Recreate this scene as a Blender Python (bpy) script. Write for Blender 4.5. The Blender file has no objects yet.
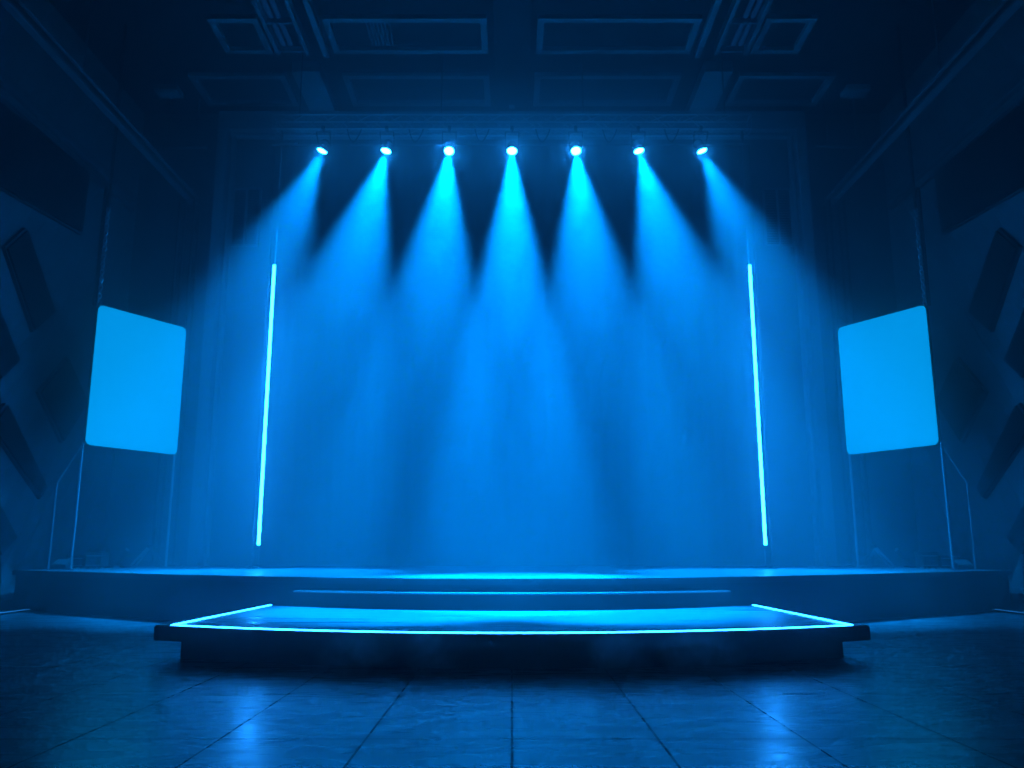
import bpy, bmesh, math, random
from mathutils import Vector, Matrix
random.seed(7)
PI = math.pi
S = bpy.context.scene
C = S.collection

# ------------------------------------------------------------------ camera
CAM_H, PITCH, F = 1.59, math.radians(11.0), 840.0
cam_d = bpy.data.cameras.new('camera'); cam = bpy.data.objects.new('camera', cam_d); C.objects.link(cam)
cam.location = (0, 0, CAM_H); cam.rotation_euler = (PI / 2 + PITCH, 0, 0)
cam_d.sensor_width = 36.0; cam_d.lens = F / 1024 * 36; cam_d.clip_start = .05; cam_d.clip_end = 200
S.camera = cam

def ray(px, py):
    u, v = (px - 512) / F, (384 - py) / F
    return Vector((u, math.cos(PITCH) - v * math.sin(PITCH), math.sin(PITCH) + v * math.cos(PITCH)))
def at_y(px, py, y):
    d = ray(px, py); t = y / d.y
    return Vector((d.x * t, y, CAM_H + d.z * t))
def at_x(px, py, x):
    d = ray(px, py); t = x / d.x
    return Vector((x, d.y * t, CAM_H + d.z * t))

# ------------------------------------------------------------------ materials
def mat(name, col, rough=.5, metal=0., bump=0., bscale=8., stretch=(1, 1, 1), var=0., spec=.5):
    m = bpy.data.materials.new(name); m.use_nodes = True
    nt = m.node_tree; b = nt.nodes['Principled BSDF']
    b.inputs['Base Color'].default_value = (*col, 1); b.inputs['Roughness'].default_value = rough
    b.inputs['Metallic'].default_value = metal; b.inputs['Specular IOR Level'].default_value = spec
    if bump or var:
        tc = nt.nodes.new('ShaderNodeTexCoord'); mp = nt.nodes.new('ShaderNodeMapping')
        mp.inputs['Scale'].default_value = stretch
        n = nt.nodes.new('ShaderNodeTexNoise'); n.inputs['Scale'].default_value = bscale; n.inputs['Detail'].default_value = 5
        nt.links.new(tc.outputs['Object'], mp.inputs['Vector']); nt.links.new(mp.outputs['Vector'], n.inputs['Vector'])
        if bump:
            bp = nt.nodes.new('ShaderNodeBump'); bp.inputs['Strength'].default_value = bump; bp.inputs['Distance'].default_value = .02
            nt.links.new(n.outputs['Fac'], bp.inputs['Height']); nt.links.new(bp.outputs['Normal'], b.inputs['Normal'])
        if var:
            r = nt.nodes.new('ShaderNodeMapRange'); r.inputs['From Min'].default_value = .3; r.inputs['From Max'].default_value = .7
            r.inputs['To Min'].default_value = max(.05, rough - var); r.inputs['To Max'].default_value = min(1, rough + var)
            nt.links.new(n.outputs['Fac'], r.inputs['Value']); nt.links.new(r.outputs['Result'], b.inputs['Roughness'])
    return m
def emit(name, col, strength):
    m = bpy.data.materials.new(name); m.use_nodes = True
    b = m.node_tree.nodes['Principled BSDF']
    b.inputs['Base Color'].default_value = (.02, .02, .02, 1)
    b.inputs['Emission Color'].default_value = (*col, 1); b.inputs['Emission Strength'].default_value = strength
    return m

M = {}
M['black'] = mat('black_metal', (.012, .012, .013), .55, .3, bump=.1, bscale=40)
M['grey'] = mat('grey_painted_steel', (.12, .12, .125), .5, .4, bump=.05, bscale=30)
M['alu'] = mat('aluminium', (.42, .43, .45), .4, .8, bump=.03, bscale=30)
M['chain'] = mat('chain_steel', (.5, .5, .52), .35, .9)
M['rubber'] = mat('rubber', (.02, .02, .02), .8)
M['deck'] = mat('stage_deck', (.11, .113, .12), .36, bump=.03, bscale=1.5, stretch=(.3, 3, 1), var=.1, spec=.8)
M['slabtop'] = mat('platform_top', (.21, .213, .222), .36, bump=.02, bscale=1.2, stretch=(.25, 2.5, 1), var=.15, spec=.7)
M['fascia'] = mat('stage_fascia', (.075, .077, .082), .6, bump=.05, bscale=12)
M['edge'] = mat('platform_edge', (.012, .012, .014), .6, bump=.05, bscale=12)
M['nosing'] = mat('step_nosing', (.55, .56, .58), .4, .6)
M['foam'] = mat('acoustic_foam', (.006, .006, .007), .95, bump=.4, bscale=25)
M['foamrim'] = mat('panel_rim', (.05, .05, .055), .6)
M['ceil'] = mat('ceiling_paint', (.035, .035, .038), .8, bump=.1, bscale=6)
M['ceilframe'] = mat('ceiling_frame_paint', (.27, .27, .28), .6)
M['beam'] = mat('ceiling_beam_paint', (.3, .3, .31), .6, bump=.05, bscale=10)
M['curtain'] = mat('curtain_cloth', (.06, .06, .064), .9, bump=.08, bscale=60)
M['backwall'] = mat('back_wall_paint', (.09, .09, .095), .8, bump=.1, bscale=5)
M['portal'] = mat('portal_paint', (.2, .2, .21), .6, bump=.05, bscale=10)
M['girder'] = mat('girder_paint', (.13, .13, .14), .55)
M['case'] = mat('flight_case', (.02, .02, .022), .5, bump=.1, bscale=20)
BLUE = (.009, .24, 1.0)
M['led'] = emit('led_light', BLUE, 55)
M['led_floor'] = emit('led_light_low', BLUE, 32)
M['dim_led'] = emit('dim_led_light', (.02, .30, 1.0), 1.2)
M['lens'] = emit('lamp_lens_light', (.008, .28, 1.0), 250)
M['screen'] = emit('screen_light', (.0, .37, 1.0), 1.35)
M['tube'] = emit('ceiling_tube_light', (.01, .24, 1.0), .1)

# floor: large slabs with dark joints and a worn, streaky polish
def floor_mat():
    m = bpy.data.materials.new('floor_slabs'); m.use_nodes = True
    nt = m.node_tree; N = nt.nodes; L = nt.links; b = N['Principled BSDF']
    tc = N.new('ShaderNodeTexCoord'); mp = N.new('ShaderNodeMapping'); mp.inputs['Location'].default_value = (0, -.91, 0)
    br = N.new('ShaderNodeTexBrick'); br.offset = 0; br.inputs['Scale'].default_value = 1
    br.inputs['Brick Width'].default_value = 1.235; br.inputs['Row Height'].default_value = 2.21
    br.inputs['Mortar Size'].default_value = .013; br.inputs['Mortar Smooth'].default_value = .3; br.inputs['Bias'].default_value = 0
    br.inputs['Color1'].default_value = (.09, .093, .1, 1); br.inputs['Color2'].default_value = (.11, .113, .12, 1); b.inputs['Coat Weight'].default_value = .6; b.inputs['Coat Roughness'].default_value = .31
    br.inputs['Mortar'].default_value = (.003, .003, .003, 1); cw_ = N.new('ShaderNodeMath'); cw_.operation = 'MULTIPLY_ADD'; cw_.inputs[1].default_value = -.6; cw_.inputs[2].default_value = .6; L.new(br.outputs['Fac'], cw_.inputs[0]); L.new(cw_.outputs[0], b.inputs['Coat Weight'])
    L.new(tc.outputs['Object'], mp.inputs['Vector']); L.new(mp.outputs['Vector'], br.inputs['Vector'])
    L.new(br.outputs['Color'], b.inputs['Base Color'])
    mp2 = N.new('ShaderNodeMapping'); mp2.inputs['Scale'].default_value = (.7, 2.2, 1); L.new(tc.outputs['Object'], mp2.inputs['Vector'])
    n1 = N.new('ShaderNodeTexNoise'); n1.inputs['Scale'].default_value = 1.6; n1.inputs['Detail'].default_value = 7; n1.inputs['Distortion'].default_value = 1.2
    L.new(mp2.outputs['Vector'], n1.inputs['Vector'])
    n2 = N.new('ShaderNodeTexNoise'); n2.inputs['Scale'].default_value = 28; n2.inputs['Detail'].default_value = 4
    L.new(mp2.outputs['Vector'], n2.inputs['Vector'])
    r = N.new('ShaderNodeMapRange'); r.inputs['From Min'].default_value = .3; r.inputs['From Max'].default_value = .7
    r.inputs['To Min'].default_value = .2; r.inputs['To Max'].default_value = .36; sv = N.new('ShaderNodeMath'); sv.operation = 'MULTIPLY_ADD'; sv.inputs[1].default_value = -.97; sv.inputs[2].default_value = 1; L.new(br.outputs['Fac'], sv.inputs[0]); L.new(sv.outputs[0], b.inputs['Specular IOR Level'])
    L.new(n1.outputs['Fac'], r.inputs['Value']); L.new(r.outputs['Result'], b.inputs['Roughness'])
    inv = N.new('ShaderNodeMath'); inv.operation = 'MULTIPLY'; inv.inputs[1].default_value = -3; L.new(br.outputs['Fac'], inv.inputs[0])
    a1 = N.new('ShaderNodeMath'); a1.operation = 'MULTIPLY_ADD'; a1.inputs[1].default_value = .25; L.new(n2.outputs['Fac'], a1.inputs[0]); L.new(inv.outputs[0], a1.inputs[2])
    a2 = N.new('ShaderNodeMath'); a2.operation = 'MULTIPLY_ADD'; a2.inputs[1].default_value = .12; L.new(n1.outputs['Fac'], a2.inputs[0]); L.new(a1.outputs[0], a2.inputs[2])
    bp = N.new('ShaderNodeBump'); bp.inputs['Strength'].default_value = .09; bp.inputs['Distance'].default_value = .01
    L.new(a2.outputs[0], bp.inputs['Height']); L.new(bp.outputs['Normal'], b.inputs['Normal'])
    return m
M['floor'] = floor_mat()

# side walls: boards laid on the slant
def wall_mat():
    m = bpy.data.materials.new('slanted_board_wall'); m.use_nodes = True
    nt = m.node_tree; N = nt.nodes; L = nt.links; b = N['Principled BSDF']
    b.inputs['Base Color'].default_value = (.14, .14, .145, 1); b.inputs['Roughness'].default_value = .7
    tc = N.new('ShaderNodeTexCoord'); mp = N.new('ShaderNodeMapping'); mp.inputs['Rotation'].default_value = (math.radians(33), 0, 0)
    L.new(tc.outputs['Object'], mp.inputs['Vector'])
    w = N.new('ShaderNodeTexWave'); w.wave_type = 'BANDS'; w.bands_direction = 'Y'; w.wave_profile = 'SAW'
    w.inputs['Scale'].default_value = .55; w.inputs['Distortion'].default_value = .2
    L.new(mp.outputs['Vector'], w.inputs['Vector'])
    p = N.new('ShaderNodeMath'); p.operation = 'POWER'; p.inputs[1].default_value = 14; L.new(w.outputs['Fac'], p.inputs[0])
    i = N.new('ShaderNodeMath'); i.operation = 'SUBTRACT'; i.inputs[0].default_value = 1; L.new(p.outputs[0], i.inputs[1])
    bp = N.new('ShaderNodeBump'); bp.inputs['Strength'].default_value = .7; bp.inputs['Distance'].default_value = .04
    L.new(i.outputs[0], bp.inputs['Height']); L.new(bp.outputs['Normal'], b.inputs['Normal'])
    return m
M['sidewall'] = wall_mat()

# ------------------------------------------------------------------ mesh helpers
class MB:
    def __init__(s): s.bm = bmesh.new()
    def box(s, c, d, rot=None, bev=0.):
        r = bmesh.ops.create_cube(s.bm, size=1); vs = r['verts']
        mtx = Matrix.Translation(Vector(c)) @ (rot.to_4x4() if rot else Matrix.Identity(4)) @ Matrix.Diagonal((*d, 1))
        bmesh.ops.transform(s.bm, matrix=mtx, verts=vs)
        if bev:
            es = {e for v in vs for e in v.link_edges}
            bmesh.ops.bevel(s.bm, geom=list(es), offset=bev, segments=2, profile=.6, affect='EDGES')
        return s
    def tube(s, a, b, r, seg=12, r2=None):
        a, b = Vector(a), Vector(b); d = b - a
        q = Vector((0, 0, 1)).rotation_difference(d.normalized()).to_matrix().to_4x4()
        bmesh.ops.create_cone(s.bm, cap_ends=True, segments=seg, radius1=r, radius2=r if r2 is None else r2, depth=d.length,
                              matrix=Matrix.Translation((a + b) / 2) @ q)
        return s
    def path(s, pts, r, seg=8):
        for a, b in zip(pts, pts[1:]): s.tube(a, b, r, seg)
        for p in pts[1:-1]: bmesh.ops.create_uvsphere(s.bm, u_segments=seg, v_segments=6, radius=r, matrix=Matrix.Translation(Vector(p)))
        return s
    def prism(s, pts, ext):
        """closed polygon pts (3-D) swept along ext"""
        ext = Vector(ext); n = len(pts)
        v0 = [s.bm.verts.new(Vector(p)) for p in pts]; v1 = [s.bm.verts.new(Vector(p) + ext) for p in pts]
        s.bm.faces.new(v0); s.bm.faces.new(v1[::-1])
        for i in range(n): s.bm.faces.new((v0[i], v1[i], v1[(i + 1) % n], v0[(i + 1) % n]))
        bmesh.ops.recalc_face_normals(s.bm, faces=s.bm.faces[:])
        return s
    def lathe(s, prof, mtx, seg=28):
        """profile of (radius, height) turned about local Z"""
        rings = []
        for r, h in prof:
            rings.append([s.bm.verts.new(mtx @ Vector((r * math.cos(2 * PI * k / seg), r * math.sin(2 * PI * k / seg), h))) for k in range(seg)])
        for A, B in zip(rings, rings[1:]):
            for k in range(seg): s.bm.faces.new((A[k], A[(k + 1) % seg], B[(k + 1) % seg], B[k]))
        s.bm.faces.new(rings[0][::-1]); s.bm.faces.new(rings[-1])
        bmesh.ops.recalc_face_normals(s.bm, faces=s.bm.faces[:])
        return s
    def torus(s, R, r, mtx, seg=14, sec=6):
        g = []
        for i in range(seg):
            a = 2 * PI * i / seg
            g.append([s.bm.verts.new(mtx @ Vector(((R + r * math.cos(2 * PI * j / sec)) * math.cos(a), (R + r * math.cos(2 * PI * j / sec)) * math.sin(a) * 1.5, r * math.sin(2 * PI * j / sec)))) for j in range(sec)])
        for i in range(seg):
            for j in range(sec):
                A, B = g[i], g[(i + 1) % seg]
                s.bm.faces.new((A[j], B[j], B[(j + 1) % sec], A[(j + 1) % sec]))
        return s
    def build(s, name, m, parent=None, smooth=False):
        me = bpy.data.meshes.new(name); s.bm.normal_update(); s.bm.to_mesh(me); s.bm.free()
        me.materials.append(m)
        if smooth:
            for p in me.polygons: p.use_smooth = True
            try: me.set_sharp_from_angle(angle=math.radians(40))
            except Exception: pass
        o = bpy.data.objects.new(name, me); C.objects.link(o)
        if parent is not None:
            o.parent = parent
            o.matrix_parent_inverse = Matrix.Translation(parent.location).inverted()
        return o

def tag(o, label, cat, group=None, kind=None):
    o['label'] = label; o['category'] = cat
    if group: o['group'] = group
    if kind: o['kind'] = kind
    return o
def thing(name, loc, label, cat, group=None, kind=None):
    o = bpy.data.objects.new(name, None); o.location = loc; o.empty_display_size = .2; C.objects.link(o)
    return tag(o, label, cat, group, kind)
def side(s): return 'left' if s < 0 else 'right'

# ------------------------------------------------------------------ room shell
WX, YB, YF, ZC = 13.3, 28.0, -3.0, 17.0
tag(MB().box((0, (YB + YF) / 2, -.1), (2 * WX + .8, YB - YF + .8, .2)).build('floor', M['floor']), 'dark polished slab floor in front of the stage', 'floor', kind='structure')
tag(MB().box((0, (YB + YF) / 2, ZC + .15), (2 * WX + .8, YB - YF + .8, .3)).build('ceiling', M['ceil']), 'dark hall ceiling above the stage', 'ceiling', kind='structure')
for s in (-1, 1):
    tag(MB().box((s * (WX + .2), (YB + YF) / 2, ZC / 2), (.4, YB - YF, ZC)).build('wall_' + side(s), M['sidewall']),
        'dark board-lined %s side wall with slanted acoustic panels' % side(s), 'wall', kind='structure')
tag(MB().box((0, YB + .2, ZC / 2), (2 * WX + .8, .4, ZC)).build('wall_back', M['backwall']), 'dark wall behind the stage', 'wall', kind='structure')
tag(MB().box((0, YF - .2, ZC / 2), (2 * WX + .8, .4, ZC)).build('wall_front', M['backwall']), 'hall wall opposite the stage', 'wall', kind='structure')

# ------------------------------------------------------------------ ceiling: coffers, beams, fixtures
tn = 0
def trim(mb, m, label, cat):
    global tn
    tn += 1
    return tag(mb.build('trim_%d' % tn, m), label, cat, kind='structure')
def coffer(x0, x1, y0, y1, label, w=.2, dp=.16):
    mb = MB(); z = ZC - dp / 2
    mb.box(((x0 + x1) / 2, y0, z), (x1 - x0 + w, w, dp), bev=.02).box(((x0 + x1) / 2, y1, z), (x1 - x0 + w, w, dp), bev=.02)
    mb.box((x0, (y0 + y1) / 2, z), (w, y1 - y0 - w, dp), bev=.02).box((x1, (y0 + y1) / 2, z), (w, y1 - y0 - w, dp), bev=.02)
    return trim(mb, M['ceilframe'], label, 'ceiling frame')
for s in (-1, 1):
    for rn, (y0, y1) in enumerate(((22.3, 23.9), (25.35, 27.1))):
        w = ('front', 'rear')[rn]
        x = sorted((s * .85, s * 5.5)); coffer(x[0], x[1], y0, y1, '%s ceiling coffer frame just %s of the centre beam' % (w, side(s)))
        x = sorted((s * 7.6, s * (8.9 if rn == 0 else 10.6))); coffer(x[0], x[1], y0, y1, '%s ceiling coffer frame outside the %s ceiling beam' % (w, side(s)))
trim(MB().box((0, 24.5, ZC - .15), (1.1, 6.9, .3), bev=.03), M['ceil'], 'broad centre beam running along the ceiling', 'beam')
for s in (-1, 1):
    trim(MB().box((s * 6.65, 26.25, ZC - .2), (.9, 3.3, .4), bev=.03), M['beam'], 'pale box beam on the %s of the ceiling' % side(s), 'beam')
    trim(MB().box((s * 5.85, 21.7, ZC - .12), (.18, 4.8, .24), bev=.02), M['beam'], 'thin rail beside the %s ceiling light tray' % side(s), 'beam')
    # light tray: rails, crossbars, two tubes
    t = thing('ceiling_light_tray', (s * 6.85, 21.6, ZC), 'long ladder-like light tray on the ceiling %s of centre' % side(s), 'ceiling light', 'ceiling light trays')
    MB().box((s * 7.3, 21.4, ZC - .15), (.12, 4.9, .3), bev=.015).build('side_rail', M['ceilframe'], t)
    MB().box((s * 6.38, 21.4, ZC - .15), (.12, 4.9, .3), bev=.015).build('side_rail', M['ceilframe'], t)
    for yy in (23.8, 22.35, 20.4): MB().box((s * 6.84, yy, ZC - .12), (.8, .09, .18)).build('crossbar', M['ceilframe'], t)
    for k, (ya, yb) in enumerate(((22.5, 23.6), (20.6, 22.2))):
        for xx in (7.08, 6.86): MB().box((s * xx, (ya + yb) / 2, ZC - .1), (.13, yb - ya, .1), bev=.03).build('light_tube', M['tube'], t)
    # small square downlight near the wall
    p = at_y(512 + s * 344, 88, 26.3)
    d = thing('ceiling_downlight', (s * 11.75, 26.3, ZC), 'small square ceiling light near the %s side wall' % side(s), 'ceiling light', 'square ceiling lights')
    MB().box((s * 11.75, 26.3, ZC - .1), (.8, .62, .2), bev=.03).build('housing', M['ceilframe'], d)
    MB().box((s * 11.75, 26.3, ZC - .21), (.6, .45, .03), bev=.01).build('diffuser', M['beam'], d)
    # hung pipe by the side wall
    h = thing('hanging_pipe', (s * 11.3, 27, 15.2), 'short lighting pipe hung from the ceiling near the %s back corner' % side(s), 'pipe', 'hanging pipes')
    MB().tube((s * 10.55, 27, 15.2), (s * 12.1, 27, 15.2), .07).build('pipe', M['grey'], h, True)
    for xx in (10.95, 11.95): MB().tube((s * xx, 27, 15.2), (s * xx, 27, ZC), .03).build('rod', M['grey'], h, True)
v = thing('ceiling_vent', (-4, 23, ZC), 'slatted air vent inside the ceiling coffer left of the centre beam', 'vent')
MB().box((-4, 23, ZC - .03), (.8, 1.25, .06)).build('backing', M['black'], v)
mb = MB()
for k in range(7): mb.box((-4.32 + k * .107, 23, ZC - .09), (.05, 1.2, .07), rot=Matrix.Rotation(.5, 3, 'Y'))
mb.build('slats', M['ceilframe'], v)
mb = MB().box((0, 26.9, ZC - .33), (.2, .2, .06), bev=.02)
tag(mb.build('smoke_detector', M['ceilframe']), 'tiny square detector under the centre ceiling beam', 'detector')

# ------------------------------------------------------------------ side walls: panels, girders
PANELS = [
    ('wide dark rectangular acoustic panel high on the %s wall, above the slanted ones', [(-30, 81), (87, 173), (79, 235), (-30, 174)]),
    ('long slanted dark acoustic panel on the %s wall, directly under the wide rectangular one', [(22, 228), (51, 313), (30, 332), (1, 247)]),
    ('diamond-shaped dark acoustic panel on the %s wall, just beside the hanging screen', [(64, 357), (84, 402), (59, 443), (35, 392)]),
    ('long narrow slanted acoustic panel low on the %s wall, below the diamond one', [(2, 403), (43, 489), (37, 499), (-14, 425)]),
    ('slanted acoustic panel on the %s wall at frame edge, above the long narrow one', [(-6, 308), (15, 361), (-4, 380), (-25, 327)]),
    ('lowest slanted acoustic panel on the %s wall, close above the floor', [(-8, 500), (12, 538), (-4, 556), (-24, 520)]),
]
for s in (-1, 1):
    for lab, q in PANELS:
        pts = [at_x(px, py, -WX + .004) for px, py in q]
        if s > 0: pts = [Vector((WX - .004, p.y, p.z)) for p in pts]
        c = sum(pts, Vector()) / 4
        t = thing('acoustic_panel', c, lab % side(s), 'wall panel', 'acoustic panels on the %s wall' % side(s))
        MB().prism(pts, (-s * .10, 0, 0)).build('rim', M['foamrim'], t)
        inner = [c + (p - c) * .95 + Vector((-s * .10, 0, 0)) for p in pts]
        MB().prism(inner, (-s * .07, 0, 0)).build('face', M['foam'], t)
    trim(MB().box((s * (WX - .1), 12.4, 13.5), (.2, 30.4, .3), bev=.04).box((s * (WX - .06), 12.4, 13.1), (.12, 30.4, .12)), M['backwall'],
         'cornice running along the upper %s wall' % side(s), 'cornice')
    tag(MB().box((s * (WX - .05), 12, .12), (.1, 30, .24), bev=.02).build('baseboard_' + side(s), M['backwall']), 'baseboard of the %s wall' % side(s), 'baseboard', kind='structure')
    # overhead girder carried by the truss tower
    g = thing('overhead_girder', (s * 11.2, 27, 13.6), 'long steel girder overhead along the %s side, ending at the truss tower' % side(s), 'girder', 'overhead side girders')
    MB().box((s * 11.2, 14, 13.72), (.2, 27.8, .08), bev=.01).build('top_flange', M['girder'], g)
    MB().box((s * 11.2, 14, 13.42), (.2, 27.8, .08), bev=.01).build('bottom_flange', M['girder'], g)
    MB().box((s * 11.2, 14, 13.57), (.05, 27.8, .24)).build('web', M['black'], g)
    for yy in (4, 12, 20): MB().tube((s * 11.2, yy, 13.74), (s * 11.2, yy, ZC), .03).build('hanger', M['girder'], g, True)
    # floor light strip by the wall
    f = thing('floor_light_strip', (s * 12.28, 19.5, 0), 'thin dim light strip on the floor beside the %s end of the stage' % side(s), 'light strip', 'floor light strips')
    MB().box((s * 12.28, 19.3, .02), (.12, 5.6, .04), bev=.01).build('channel', M['black'], f)
    MB().box((s * 12.28, 19.3, .045), (.06, 5.5, .012)).build('diffuser', M['dim_led'], f)

def truss(mb_ch, mb_lace, a, b, w, h, step, rc=.045, rl=.02, up=Vector((0, 0, 1))):
    """four chords between a and b plus zig-zag lacing"""
    a, b = Vector(a), Vector(b); d = (b - a).normalized(); sx = d.cross(up).normalized(); uz = sx.cross(d).normalized()
    cs = [sx * (i * w / 2) + uz * (j * h / 2) for i, j in ((-1, -1), (1, -1), (1, 1), (-1, 1))]
    for c in cs: mb_ch.append((a + c, b + c, rc))
    L = (b - a).length; n = max(2, int(round(L / step)))
    for f in range(4):
        c0, c1 = cs[f], cs[(f + 1) % 4]
        for k in range(n):
            p0, p1 = a + d * (L * k / n), a + d * (L * (k + 1) / n)
            q0, q1 = (c0, c1) if k % 2 == 0 else (c1, c0)
            mb_lace.tube(p0 + q0, p1 + q1, rl, 6)
    for k in (0, n):
        p = a + d * (L * k / n)
        for f in range(4): mb_lace.tube(p + cs[f], p + cs[(f + 1) % 4], rl, 6)

# truss towers carrying the girders
for s in (-1, 1):
    tx, ty = s * 11.2, 27.5
    t = thing('truss_tower', (tx, ty, 1), 'tall lattice truss tower at the %s back of the stage behind the screen' % side(s), 'truss', 'truss towers')
    ch, lace = [], MB()
    truss(ch, lace, (tx, ty, 1.06), (tx, ty, 13.36), .5, .5, .6, up=Vector((0, 1, 0)), rl=.014)
    for a, b, r in ch: MB().tube(a, b, r).build('chord', M['black'], t, True)
    lace.build('lattice', M['black'], t, True)
    MB().box((tx, ty, 1.03), (.8, .8, .06), bev=.01).build('base_plate', M['grey'], t)

# ------------------------------------------------------------------ portal, curtain and back details
pw = .36
pl = at_y(216, 250, 27).x
zt0, zt1 = at_y(400, 131, 27).z, at_y(400, 113, 27).z
mb = MB()
for s in (-1, 1):
    mb.box((s * abs(pl), 27.1, (1 + zt0) / 2), (pw, .5, zt0 - 1), bev=.03)
    mb.box((s * (abs(pl) - pw / 2 - .12), 27.2, (1 + zt0) / 2), (.1, .3, zt0 - 1), bev=.02)
mb.box((0, 27.1, (zt0 + zt1) / 2), (2 * abs(pl) + pw, .5, zt1 - zt0), bev=.03)
mb.box((0, 27.2, zt0 - .1), (2 * abs(pl) - pw, .3, .1), bev=.02)
trim(mb, M['portal'], 'tall portal frame around the back of the stage', 'portal')
# pleated cloth
bm = bmesh.new(); prev = None; nx = 260; cw = 8.4; ct = zt0 - .25
for i in range(nx + 1):
    x = -cw + 2 * cw * i / nx
    y = 27.55 + .025 * math.sin(x * 7.3) + .012 * math.sin(x * 17 + 1) + .02 * math.sin(x * 3.1)
    a, b = bm.verts.new((x, y, 1.02)), bm.verts.new((x, y, ct))
    if prev: bm.faces.new((prev[0], a, b, prev[1]))
    prev = (a, b)
cur = thing('stage_curtain', (0, 27.55, 1), 'broad pale backdrop curtain hanging behind the stage between the two vertical light bars', 'curtain')
me = bpy.data.meshes.new('cloth'); bm.to_mesh(me); bm.free(); me.materials.append(M['curtain'])
for p in me.polygons: p.use_smooth = True
o = bpy.data.objects.new('cloth', me); C.objects.link(o); o.parent = cur; o.matrix_parent_inverse = Matrix.Translation(cur.location).inverted()
sm = o.modifiers.new('thickness', 'SOLIDIFY'); sm.thickness = .012
MB().tube((-cw - .1, 27.55, ct + .03), (cw + .1, 27.55, ct + .03), .05).build('rail', M['grey'], cur, True)
for s in (-1, 1):
    # louvred wall panel high behind the portal
    x0, x1 = s * 9.85, s * 8.9; z0, z1 = 11.95, 14.05; xc = (x0 + x1) / 2
    t = thing('louvre_panel', (xc, 27.9, z0), 'slim upright louvred panel high on the back wall beside the %s portal post' % side(s), 'wall panel', 'louvre panels')
    w = abs(x1 - x0)
    mb = MB().box((xc, 27.93, z0), (w, .14, .07)).box((xc, 27.93, z1), (w, .14, .07))
    for xx in (-w / 2, 0, w / 2): mb.box((xc + xx, 27.93, (z0 + z1) / 2), (.06, .14, z1 - z0))
    mb.build('frame', M['portal'], t)
    mb = MB()
    for k in range(22): mb.box((xc, 27.95, z0 + .08 + k * .094), (w - .04, .03, .06), rot=Matrix.Rotation(.6, 3, 'X'))
    mb.build('louvres', M['black'], t)

# ------------------------------------------------------------------ main stage
CURVE = [(0, 16.5), (2.2, 16.72), (4.5, 17.5), (6, 18.25), (7.5, 19.1), (9.2, 20.15), (10.9, 21.2), (12.0, 21.85), (12.95, 22.3)]
def front_y(x):
    x = abs(x); n = len(CURVE)
    for i in range(n - 1):
        if x <= CURVE[i + 1][0] or i == n - 2:
            (x0, y0), (x1, y1) = CURVE[i], CURVE[i + 1]
            def slope(k):
                if k == 0: return 0.
                if k == n - 1: return (CURVE[k][1] - CURVE[k - 1][1]) / (CURVE[k][0] - CURVE[k - 1][0])
                return (CURVE[k + 1][1] - CURVE[k - 1][1]) / (CURVE[k + 1][0] - CURVE[k - 1][0])
            h = x1 - x0; t = min(1, (x - x0) / h); m0, m1 = slope(i) * h, slope(i + 1) * h
            return (2*t**3-3*t*t+1)*y0 + (t**3-2*t*t+t)*m0 + (-2*t**3+3*t*t)*y1 + (t**3-t*t)*m1
DZ = 1.0
def outline(xm, off, back, n=80):
    f = [(-xm + 2 * xm * i / n) for i in range(n + 1)]
    return [(x, front_y(x) + off) for x in f] + [(xm, back), (-xm, back)]
st = thing('stage', (0, 22, 0), 'wide raised main stage with curved front and glossy blue-lit deck', 'stage')
MB().prism([(x, y, 0) for x, y in outline(12.9, .12, 27.95)], (0, 0, DZ - .12)).build('fascia', M['fascia'], st)
MB().prism([(x, y, DZ - .12) for x, y in outline(12.95, 0, 27.97)], (0, 0, .12)).build('deck', M['deck'], st)
# step along the middle of the stage front
sp = thing('stage_step', (0, 16.3, 0), 'long curved step against the middle of the main stage front', 'step')
xs = 4.3; n = 50; fx = [-xs + 2 * xs * i / n for i in range(n + 1)]
def arc(o0, o1): return [(x, front_y(x) + o0) for x in fx] + [(x, front_y(x) + o1) for x in fx[::-1]]
MB().prism([(x, y, 0) for x, y in arc(-.38, .1)], (0, 0, .71)).build('riser', M['fascia'], sp)
MB().prism([(x, y, .71) for x, y in arc(-.42, .1)], (0, 0, .04)).build('tread', M['deck'], sp)
MB().prism([(x, y, .725) for x, y in arc(-.44, -.42)], (0, 0, .027)).build('nosing', M['nosing'], sp)

# ------------------------------------------------------------------ front platform
def pf(x): return 11.38 + 1.28 * (x / 5.2) ** 2
def pb(x): return 15.4 + 1.55 * (x / 4.8) ** 2
def pside(t): return 5.2 - .4 * t          # half width, front (t=0) to back (t=1)
PT = .48
pl_t = thing('platform', (0, 12.5, 0), 'low front platform edged with glowing cyan light strips', 'platform')
def plat_poly(ins_f, ins_s, ins_b, z, n=48):
    fr = []; w0 = pside(0) - ins_s; w1 = pside(1) - ins_s
    for i in range(n + 1):
        x = -w0 + 2 * w0 * i / n; fr.append((x, pf(x) + ins_f, z))
    bk = []
    for i in range(n + 1):
        x = w1 - 2 * w1 * i / n; bk.append((x, pb(x) - ins_b, z))
    return fr + bk
MB().prism(plat_poly(.35, .34, .3, 0), (0, 0, PT - .2)).build('base', M['edge'], pl_t)
MB().prism(plat_poly(0, 0, 0, PT - .21), (0, 0, .19)).build('slab', M['edge'], pl_t)
MB().prism(plat_poly(.02, .02, .02, PT - .02), (0, 0, .02)).build('top', M['slabtop'], pl_t)
w0 = pside(0) - .29; n = 60
fx = [-w0 + 2 * w0 * i / n for i in range(n + 1)]
MB().prism([(x, pf(x) + .05, PT) for x in fx] + [(x, pf(x) + .08, PT) for x in fx[::-1]], (0, 0, .016)).build('light_strip', M['led_floor'], pl_t)['label'] = 'glowing cyan edge strip'
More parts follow.
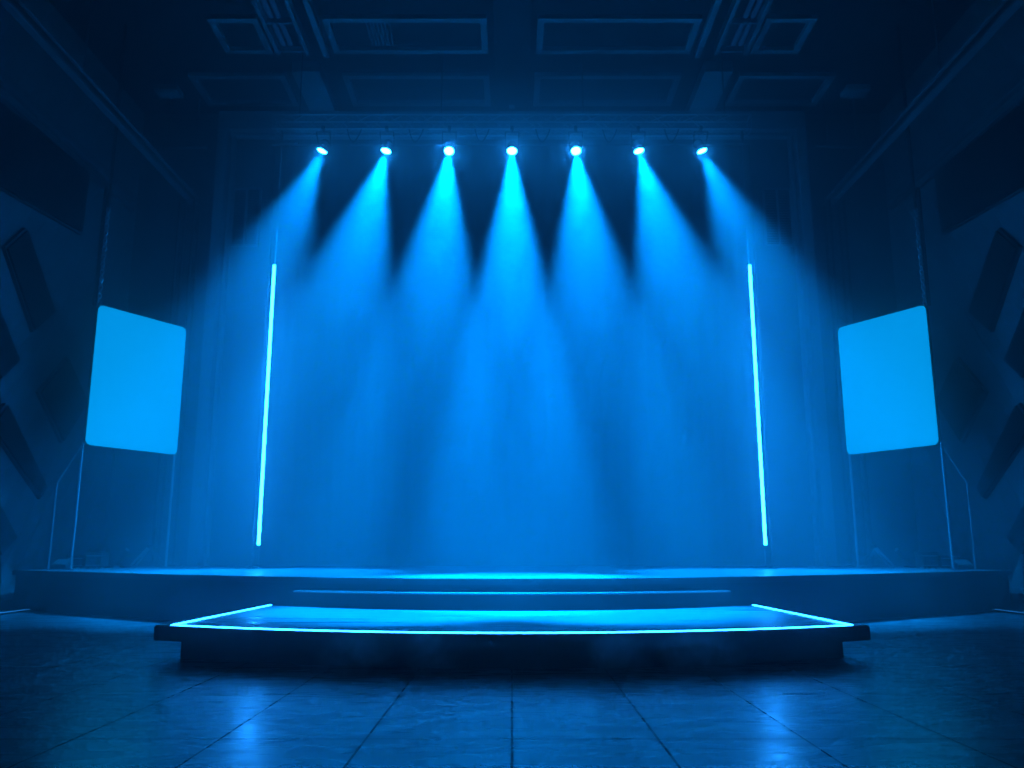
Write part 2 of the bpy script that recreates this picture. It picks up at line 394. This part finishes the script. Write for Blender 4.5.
for s in (-1, 1):
    a = Vector((s * (pside(0) - .29), pf(pside(0) - .29) + .06, PT)); b = Vector((s * (pside(1) - .1), pb(pside(1)) - .06, PT))
    e = Vector((.02, 0, 0))
    MB().prism([a - e, a + e, b + e, b - e], (0, 0, .016)).build('light_strip', M['led_floor'], pl_t)['label'] = 'glowing cyan edge strip'

# ------------------------------------------------------------------ lighting truss and lamps
TY = 24.0
zb, ztp = at_y(512, 132, TY).z, at_y(512, 118, TY).z
t = thing('lighting_truss', (0, TY, zb), 'long horizontal lattice truss carrying the seven stage spotlights', 'truss')
ch, lace = [], MB()
truss(ch, lace, (-7.35, TY, (zb + ztp) / 2), (7.35, TY, (zb + ztp) / 2), .45, ztp - zb, .5, rc=.035, rl=.016)
for a, b, r in ch: MB().tube(a, b, r).build('chord', M['alu'], t, True)
lace.build('lattice', M['alu'], t, True)
for x in (-6.6, -2.2, 2.2, 6.6): MB().tube((x, TY, ztp), (x, TY, ZC), .02).build('hanger', M['grey'], t, True)
for s in (-1, 1):
    mb = MB().box((s * 7.1, TY - .02, zb - .2), (.06, .12, .4)).box((s * 6.85, TY - .02, zb - .38), (.55, .12, .06))
    mb.build('end_bracket', M['grey'], t)

LAMPS = [  # image x, lean from vertical (deg, towards the outside), tilt towards the hall, cone half angle
    (322, -27, 28, 20.5, 0.34, 'first spotlight from the left end of the truss, leaning outward to the left'),
    (386, -18, 36, 18.0, 0.6, 'second spotlight from the left end of the truss'),
    (449, -7, 57, 11.5, 0.82, 'third spotlight from the left, next to the centre one'),
    (512, 0, 52, 11.4, 1.2, 'centre spotlight, the middle of seven, beam pointing straight down'),
    (576, 7, 57, 11.5, 0.82, 'third spotlight from the right, next to the centre one'),
    (639, 18, 36, 18.0, 0.6, 'second spotlight from the right end of the truss'),
    (702, 27, 28, 20.5, 0.34, 'first spotlight from the right end of the truss, leaning outward to the right'),
]
SPOT_W = 230000.
LR = .145
for px, lean, tilt, half, pw_, lab in LAMPS:
    P = at_y(px, 151, TY - .25)
    vw = (Vector((0, 0, CAM_H)) - P).normalized()
    rt = Vector((1, 0, 0)); rt = (rt - vw * rt.dot(vw)).normalized(); up = rt.cross(-vw).normalized()
    if up.z < 0: up = -up
    a, q = math.radians(lean), math.radians(tilt)
    d = (math.cos(q) * (math.sin(a) * rt - math.cos(a) * up) + math.sin(q) * vw).normalized()
    root = thing('spotlight', (P.x, P.y, P.z), lab, 'spotlight', 'stage spotlights')
    R = Vector((0, 0, 1)).rotation_difference(d).to_matrix().to_4x4(); T = Matrix.Translation(P) @ R
    hs = MB().lathe([(.05, -.38), (.10, -.37), (.125, -.33), (.125, -.28), (.14, -.27), (.14, -.25), (.125, -.24), (.125, -.19), (.14, -.18), (.14, -.16), (.125, -.15),
                (.155, -.08), (.16, 0), (.16, .01), (.15, .01), (.15, -.012)], T).build('housing', M['black'], root, True)
    MB().lathe([(.001, .002), (LR * .6, 0), (LR, -.006), (LR, -.02)], T).build('lens', M['lens'], hs, True)['label'] = 'glowing bluish white lens'
    # yoke: pivots on both sides of the housing, bridge above, clamp on the chord
    ax = Vector((1, 0, 0)); ax = (ax - d * ax.dot(d)).normalized()
    c = P - d * .2; topz = zb - .12
    br = Vector((P.x, TY - .225, topz)); hx = Vector((.21, 0, 0))
    mb = MB()
    mb.path([c + ax * .13, c + ax * .2, br + hx, br - hx, c - ax * .2, c - ax * .13], .018, 8)
    yk = mb.build('yoke', M['black'], root, True)
    MB().tube(br, br + Vector((0, 0, .1)), .025).box((br.x, br.y, zb - .0), (.1, .14, .12), bev=.02).build('clamp', M['black'], yk)
    ld = bpy.data.lights.new('spot_beam', 'SPOT'); ld.energy = SPOT_W * pw_; ld.color = (.0, .26, 1.)
    ld.spot_size = math.radians(2 * half); ld.spot_blend = .65 if abs(lean) < 25 else .95; ld.shadow_soft_size = .13
    lo = bpy.data.objects.new('spot_beam', ld); C.objects.link(lo); lo.parent = root
    lo.matrix_parent_inverse = Matrix.Translation(root.location).inverted()
    lo.matrix_world = Matrix.Translation(P + d * .02) @ Vector((0, 0, -1)).rotation_difference(d).to_matrix().to_4x4()
    lo.matrix_basis = Matrix.Translation(P + d * .02) @ Vector((0, 0, -1)).rotation_difference(d).to_matrix().to_4x4()
# cable loops hanging between the lamps
names = ['left end gap', 'second gap from the left', 'gap left of the centre spotlight', 'gap right of the centre spotlight', 'second gap from the right', 'right end gap']
for k, px in enumerate((354, 416, 482, 543, 610, 672)):
    p = at_y(px, 142, TY - .22); pts = []
    x0 = p.x - .22
    for i in range(13):
        u = i / 12; pts.append((x0 + .44 * u, TY - .23, zb - .02 - .42 * math.sin(PI * u) ** .8 - .05 * math.sin(6 * u)))
    tag(MB().path(pts, .018, 6).build('cable_loop', M['rubber'], smooth=True), 'slack power cable looping under the truss, %s between spotlights' % names[k], 'cable', 'cable loops under the truss')

# ------------------------------------------------------------------ vertical light bars
for s in (-1, 1):
    b0, b1 = at_y(258, 545, TY), at_y(275, 265, TY); x = s * (abs(b0.x) + abs(b1.x)) / 2
    t = thing('light_bar', (x, TY, b0.z), 'tall thin vertical cyan light bar hanging at the %s of the stage' % side(s), 'light bar', 'vertical light bars')
    MB().box((x, TY + .05, (b0.z + b1.z) / 2), (.1, .08, b1.z - b0.z + .04), bev=.01).build('housing', M['black'], t)
    MB().box((x, TY - .01, (b0.z + b1.z) / 2), (.085, .06, b1.z - b0.z), bev=.02).build('diffuser', M['led'], t)
    MB().tube((x, TY + .05, b1.z), (x, TY + .05, zb - .1), .02, 8).build('hanging_wire', M['grey'], t, True)
    MB().tube((x, TY + .05, b0.z), (x, TY + .05, 1.0), .015, 8).build('tether', M['grey'], t, True)
    # slim post just outside the bar
    xp = x + s * .34
    tp = thing('slim_post', (xp, TY + .6, 1), 'slim dark upright post standing just outside the %s light bar' % side(s), 'post', 'slim posts')
    MB().tube((xp, TY + .6, 1.03), (xp, TY + .6, 12.2), .03, 8).build('pole', M['grey'], tp, True)
    MB().lathe([(.16, 0), (.16, .02), (.05, .04)], Matrix.Translation((xp, TY + .6, 1.0))).build('foot', M['black'], tp)

# ------------------------------------------------------------------ side screens
for s in (-1, 1):
    def S_(v): return Vector((s * abs(v.x), v.y, v.z))
    Yn, Yf = 22.6, 25.2
    bl, tl = S_(at_y(85, 445, Yn)), S_(at_y(98, 304, Yn)); brr, tr = S_(at_y(177, 455, Yf)), S_(at_y(186, 328, Yf))
    N0 = Vector((bl.x + tl.x, bl.y + tl.y, 0)) / 2; F0 = Vector((brr.x + tr.x, brr.y + tr.y, 0)) / 2
    z0 = (bl.z + brr.z) / 2; z1 = (tl.z + tr.z) / 2
    ux = (F0 - N0); W = ux.length; ux.normalize(); nrm = Vector((-ux.y, ux.x, 0))
    if nrm.dot(Vector((0, -1, 0))) < 0: nrm = -nrm
    lab = 'large blue glowing portrait screen hanging angled on the %s of the stage' % side(s)
    t = thing('screen', N0 + Vector((0, 0, 1)), lab, 'screen', 'side screens')
    def rr(r, ins, off):
        pts = []
        for cx, cz, a0 in ((W - r - ins, z1 - r - ins, 0), (r + ins, z1 - r - ins, 90), (r + ins, z0 + r + ins, 180), (W - r - ins, z0 + r + ins, 270)):
            for k in range(7):
                a = math.radians(a0 + 15 * k); pts.append(N0 + ux * (cx + r * math.cos(a)) + Vector((0, 0, cz + r * math.sin(a))) + nrm * off)
        return pts
    MB().prism(rr(.17, 0, -.12), nrm * .11).build('casing', M['black'], t)
    MB().prism(rr(.16, .012, -.01), nrm * .03).build('display', M['screen'], t)
    # legs from the lower corners to the deck
    for u in (.0, W - .02):
        p = N0 + ux * u - nrm * .08
        mb = MB().tube((p.x, p.y, 1.02), (p.x, p.y, z0 + .08), .035, 10)
        mb.box((p.x, p.y, 1.015), (.3, .3, .03), bev=.005)
        mb.build('leg', M['alu'], t, True)
    # outer stay: post with a bent top reaching the near leg
    p = N0 - nrm * .08
    q0, q1 = S_(at_y(49, 562, Yn)), S_(at_y(58, 483, Yn))
    MB().path([(q0.x, Yn, 1.0), (q0.x, Yn, q1.z), (p.x, p.y, z0 + .02)], .022, 8).build('stay', M['alu'], t, True)
    # hoist cable with chain above the outer top corner
    hp = N0 + ux * .06 - nrm * .06
    h = thing('hoist_cable', (hp.x, hp.y, z1), 'dark hoist cable with a short chain above the %s screen' % side(s), 'cable', 'screen hoist cables')
    zc = z1 + 2.9
    MB().tube((hp.x, hp.y, zc), (hp.x, hp.y, ZC), .045, 10).build('cable', M['rubber'], h, True)
    MB().tube((hp.x + s * .12, hp.y, z1 - .02), (hp.x + s * .12, hp.y, zc + .6), .05, 10).build('sleeve', M['rubber'], h, True)
    mb = MB(); k = 0; zz = z1 + .05
    while zz < zc:
        mb.torus(.05, .016, Matrix.Translation((hp.x, hp.y, zz)) @ Matrix.Rotation(k % 2 * PI / 2, 4, 'Z') @ Matrix.Rotation(PI / 2, 4, 'X')); zz += .115; k += 1
    mb.build('chain', M['chain'], h, True)

# ------------------------------------------------------------------ small gear on the deck by the screens
for s in (-1, 1):
    sd = side(s)
    def case(px0, px1, y, h, dpt, lab, grp):
        a, b = at_y(px0, 560, y).x, at_y(px1, 560, y).x
        x0, x1 = (a, b) if s < 0 else (-b, -a); xc, w = (x0 + x1) / 2, abs(x1 - x0)
        t = thing('equipment_case', (xc, y, DZ), lab, 'case', grp)
        cb = MB().box((xc, y, DZ + .04 + h * .38), (w, dpt, h * .76), bev=.015).build('body', M['case'], t)
        MB().box((xc, y, DZ + .04 + h * .89), (w, dpt, h * .22), bev=.015).build('lid', M['case'], t)
        for zz in (.12, .74): MB().box((xc, y - dpt / 2 - .004, DZ + .04 + h * zz), (w * .98, .012, .025)).build('edge_trim', M['alu'], cb)
        MB().box((xc, y - dpt / 2 - .02, DZ + .04 + h * .45), (.16, .03, .04), bev=.01).build('handle', M['grey'], cb)
        for ex in (-1, 1):
            for ey in (-1, 1): MB().lathe([(.03, 0), (.035, .02), (.03, .05)], Matrix.Translation((xc + ex * (w / 2 - .06), y + ey * (dpt / 2 - .06), DZ)), 10).build('foot', M['rubber'], t)
    g = 'equipment cases on the %s of the stage' % sd
    case(90, 105, 24.6, .42, .5, 'taller dark equipment case on the deck under the %s screen, on its inner side' % sd, g)
    case(70, 87, 24.9, .32, .5, 'lower dark equipment case on the deck beside the outer leg of the %s screen' % sd, g)
    # folding A-stand
    Y = 26.0
    A, B, K = at_y(133, 561, Y), at_y(164, 559, Y), at_y(150, 546, Y)
    A, B, K = [Vector((s * abs(p.x), Y, p.z)) for p in (A, B, K)]; A.z = B.z = DZ + .02; K.z = DZ + .62
    t = thing('folding_stand', (K.x, Y, DZ), 'small folding A-shaped stand on the deck inside the %s screen' % sd, 'stand', 'folding stands')
    for dy in (-.18, .18):
        MB().tube((A.x, Y + dy, A.z), (K.x, Y + dy * .3, K.z), .035, 10).build('leg', M['alu'], t, True)
        MB().tube((B.x, Y + dy, B.z), (K.x, Y + dy * .3, K.z), .025, 10).build('leg', M['grey'], t, True)
    MB().tube((K.x, Y - .1, K.z), (K.x, Y + .1, K.z), .05, 12).build('hinge', M['black'], t, True)
    # leaning tube light on a foot
    a, b = at_y(113, 561, 25.6), at_y(127, 549, 25.6); a = Vector((s * abs(a.x), 25.6, DZ + .05)); b = Vector((s * abs(b.x), 25.6, DZ + .5))
    t = thing('tilted_tube_fixture', a, 'short tilted tube fixture on the deck under the %s screen' % sd, 'fixture', 'tilted tube fixtures')
    MB().tube(a, b, .05, 12).build('barrel', M['grey'], t, True)
    d_ = (b - a).normalized()
    MB().tube(b, b + d_ * .05, .065, 12).build('cap', M['alu'], t, True)
    MB().box((a.x, a.y, DZ + .02), (.3, .35, .04), bev=.01).build('foot', M['black'], t)
    # low wedge monitor
    p = at_y(62, 560, 23.6); xw = s * abs(p.x); yw = 23.6
    t = thing('floor_monitor', (xw, yw, DZ), 'low wedge-shaped stage monitor at the %s end of the stage' % sd, 'monitor speaker', 'floor monitors')
    MB().prism([(xw - .22, yw - .18, DZ), (xw - .22, yw + .2, DZ), (xw - .22, yw + .2, DZ + .26), (xw - .22, yw - .18, DZ + .1)], (.44, 0, 0)).build('cabinet', M['case'], t)
    MB().box((xw, yw + .0, DZ + .192), (.38, .34, .02), rot=Matrix.Rotation(math.atan2(.16, .38), 3, 'X')).build('grille', M['grey'], t)

# ------------------------------------------------------------------ haze filling the hall and smoke near the floor
def vol_mat(name, dens, col=(1, 1, 1), g=.15):
    m = bpy.data.materials.new(name); m.use_nodes = True; nt = m.node_tree; nt.nodes.clear()
    o = nt.nodes.new('ShaderNodeOutputMaterial'); v = nt.nodes.new('ShaderNodeVolumeScatter')
    v.inputs['Color'].default_value = (*col, 1); v.inputs['Density'].default_value = dens; v.inputs['Anisotropy'].default_value = g
    nt.links.new(v.outputs[0], o.inputs['Volume'])
    return m, nt, v
HAZE = .018
m, nt_, v1 = vol_mat('haze_air', HAZE, (.75, .93, 1.0), .0)
v2 = nt_.nodes.new('ShaderNodeVolumeScatter'); v2.inputs['Color'].default_value = (.75, .93, 1., 1); v2.inputs['Density'].default_value = .010; v2.inputs['Anisotropy'].default_value = .91
ad = nt_.nodes.new('ShaderNodeAddShader'); nt_.links.new(v1.outputs[0], ad.inputs[0]); nt_.links.new(v2.outputs[0], ad.inputs[1])
nt_.links.new(ad.outputs[0], nt_.nodes['Material Output'].inputs['Volume'])
hz = MB().box((0, (YB + YF) / 2, ZC / 2), (2 * WX - .02, YB - YF - .02, ZC - .02)).build('haze', m)
tag(hz, 'thin blue-lit haze filling the whole hall', 'haze', kind='stuff')

def smoke(lab, c, dims, dens, scale, seed, lo=.45, hi=.75):
    m, nt, v = vol_mat('smoke_puff', 0, (.95, .98, 1.0), .78)
    N, L = nt.nodes, nt.links
    tc = N.new('ShaderNodeTexCoord')
    ln = N.new('ShaderNodeVectorMath'); ln.operation = 'LENGTH'; L.new(tc.outputs['Object'], ln.inputs[0])
    r = N.new('ShaderNodeMapRange'); r.inputs['From Min'].default_value = 1; r.inputs['From Max'].default_value = .25
    L.new(ln.outputs['Value'], r.inputs['Value'])
    mp = N.new('ShaderNodeMapping'); mp.inputs['Location'].default_value = (seed, seed * 1.7, 0); mp.inputs['Scale'].default_value = dims
    L.new(tc.outputs['Object'], mp.inputs['Vector'])
    n = N.new('ShaderNodeTexNoise'); n.inputs['Scale'].default_value = scale; n.inputs['Detail'].default_value = 3; n.inputs['Distortion'].default_value = .6
    L.new(mp.outputs['Vector'], n.inputs['Vector'])
    r2 = N.new('ShaderNodeMapRange'); r2.inputs['From Min'].default_value = lo; r2.inputs['From Max'].default_value = hi
    L.new(n.outputs['Fac'], r2.inputs['Value'])
    mu = N.new('ShaderNodeMath'); mu.operation = 'MULTIPLY'; L.new(r.outputs[0], mu.inputs[0]); L.new(r2.outputs[0], mu.inputs[1])
    m2 = N.new('ShaderNodeMath'); m2.operation = 'MULTIPLY'; m2.inputs[1].default_value = dens; L.new(mu.outputs[0], m2.inputs[0])
    L.new(m2.outputs[0], v.inputs['Density'])
    bm = bmesh.new(); bmesh.ops.create_icosphere(bm, subdivisions=3, radius=1)
    for vv in bm.verts: vv.co.z = max(vv.co.z, -.35)
    me = bpy.data.meshes.new('smoke'); bm.to_mesh(me); bm.free(); me.materials.append(m)
    o = bpy.data.objects.new('smoke', me); C.objects.link(o); o.scale = dims; o.location = (c[0], c[1], .02 + .35 * dims[2])
    return tag(o, lab, 'smoke', 'drifting floor smoke', 'stuff')
SMOKE = True
if SMOKE:
    smoke('pale smoke drifting over the floor left of the platform', (-7.7, 12.6), (2.2, 1.6, 1.7), .8, .8, 1.3)
    smoke('pale smoke drifting over the floor right of the platform', (7.7, 12.4), (2.2, 1.6, 1.6), .8, .8, 5.1)
    for k, (px, w, lab) in enumerate(((362, .55, 'first smoke puff from the left at the platform base'), (438, .5, 'second smoke puff from the left at the platform base'),
                                      (612, .5, 'second smoke puff from the right at the platform base'), (690, .7, 'first smoke puff from the right at the platform base'))):
        smoke(lab, ((px - 512) / 840 * 11, 11.0), (w, .3, .42), 4., 3.2, 3.3 + k, .4, .7)

# ------------------------------------------------------------------ world and colour
w = bpy.data.worlds.new('world'); S.world = w; w.use_nodes = True
w.node_tree.nodes['Background'].inputs[0].default_value = (0, .01, .05, 1); w.node_tree.nodes['Background'].inputs[1].default_value = .0
S.view_settings.view_transform = 'Standard'; S.view_settings.look = 'None'; S.view_settings.gamma = 1; S.view_settings.use_curve_mapping = False
S.view_settings.exposure = 0
cy = S.cycles
cy.use_denoising = True
try: cy.denoiser = 'OPENIMAGEDENOISE'
except Exception: pass
cy.max_bounces = 6; cy.diffuse_bounces = 3; cy.glossy_bounces = 3; cy.volume_bounces = 0
cy.sample_clamp_indirect = 6; cy.volume_step_rate = 2.0; cy.volume_max_steps = 64
cy.use_light_tree = True
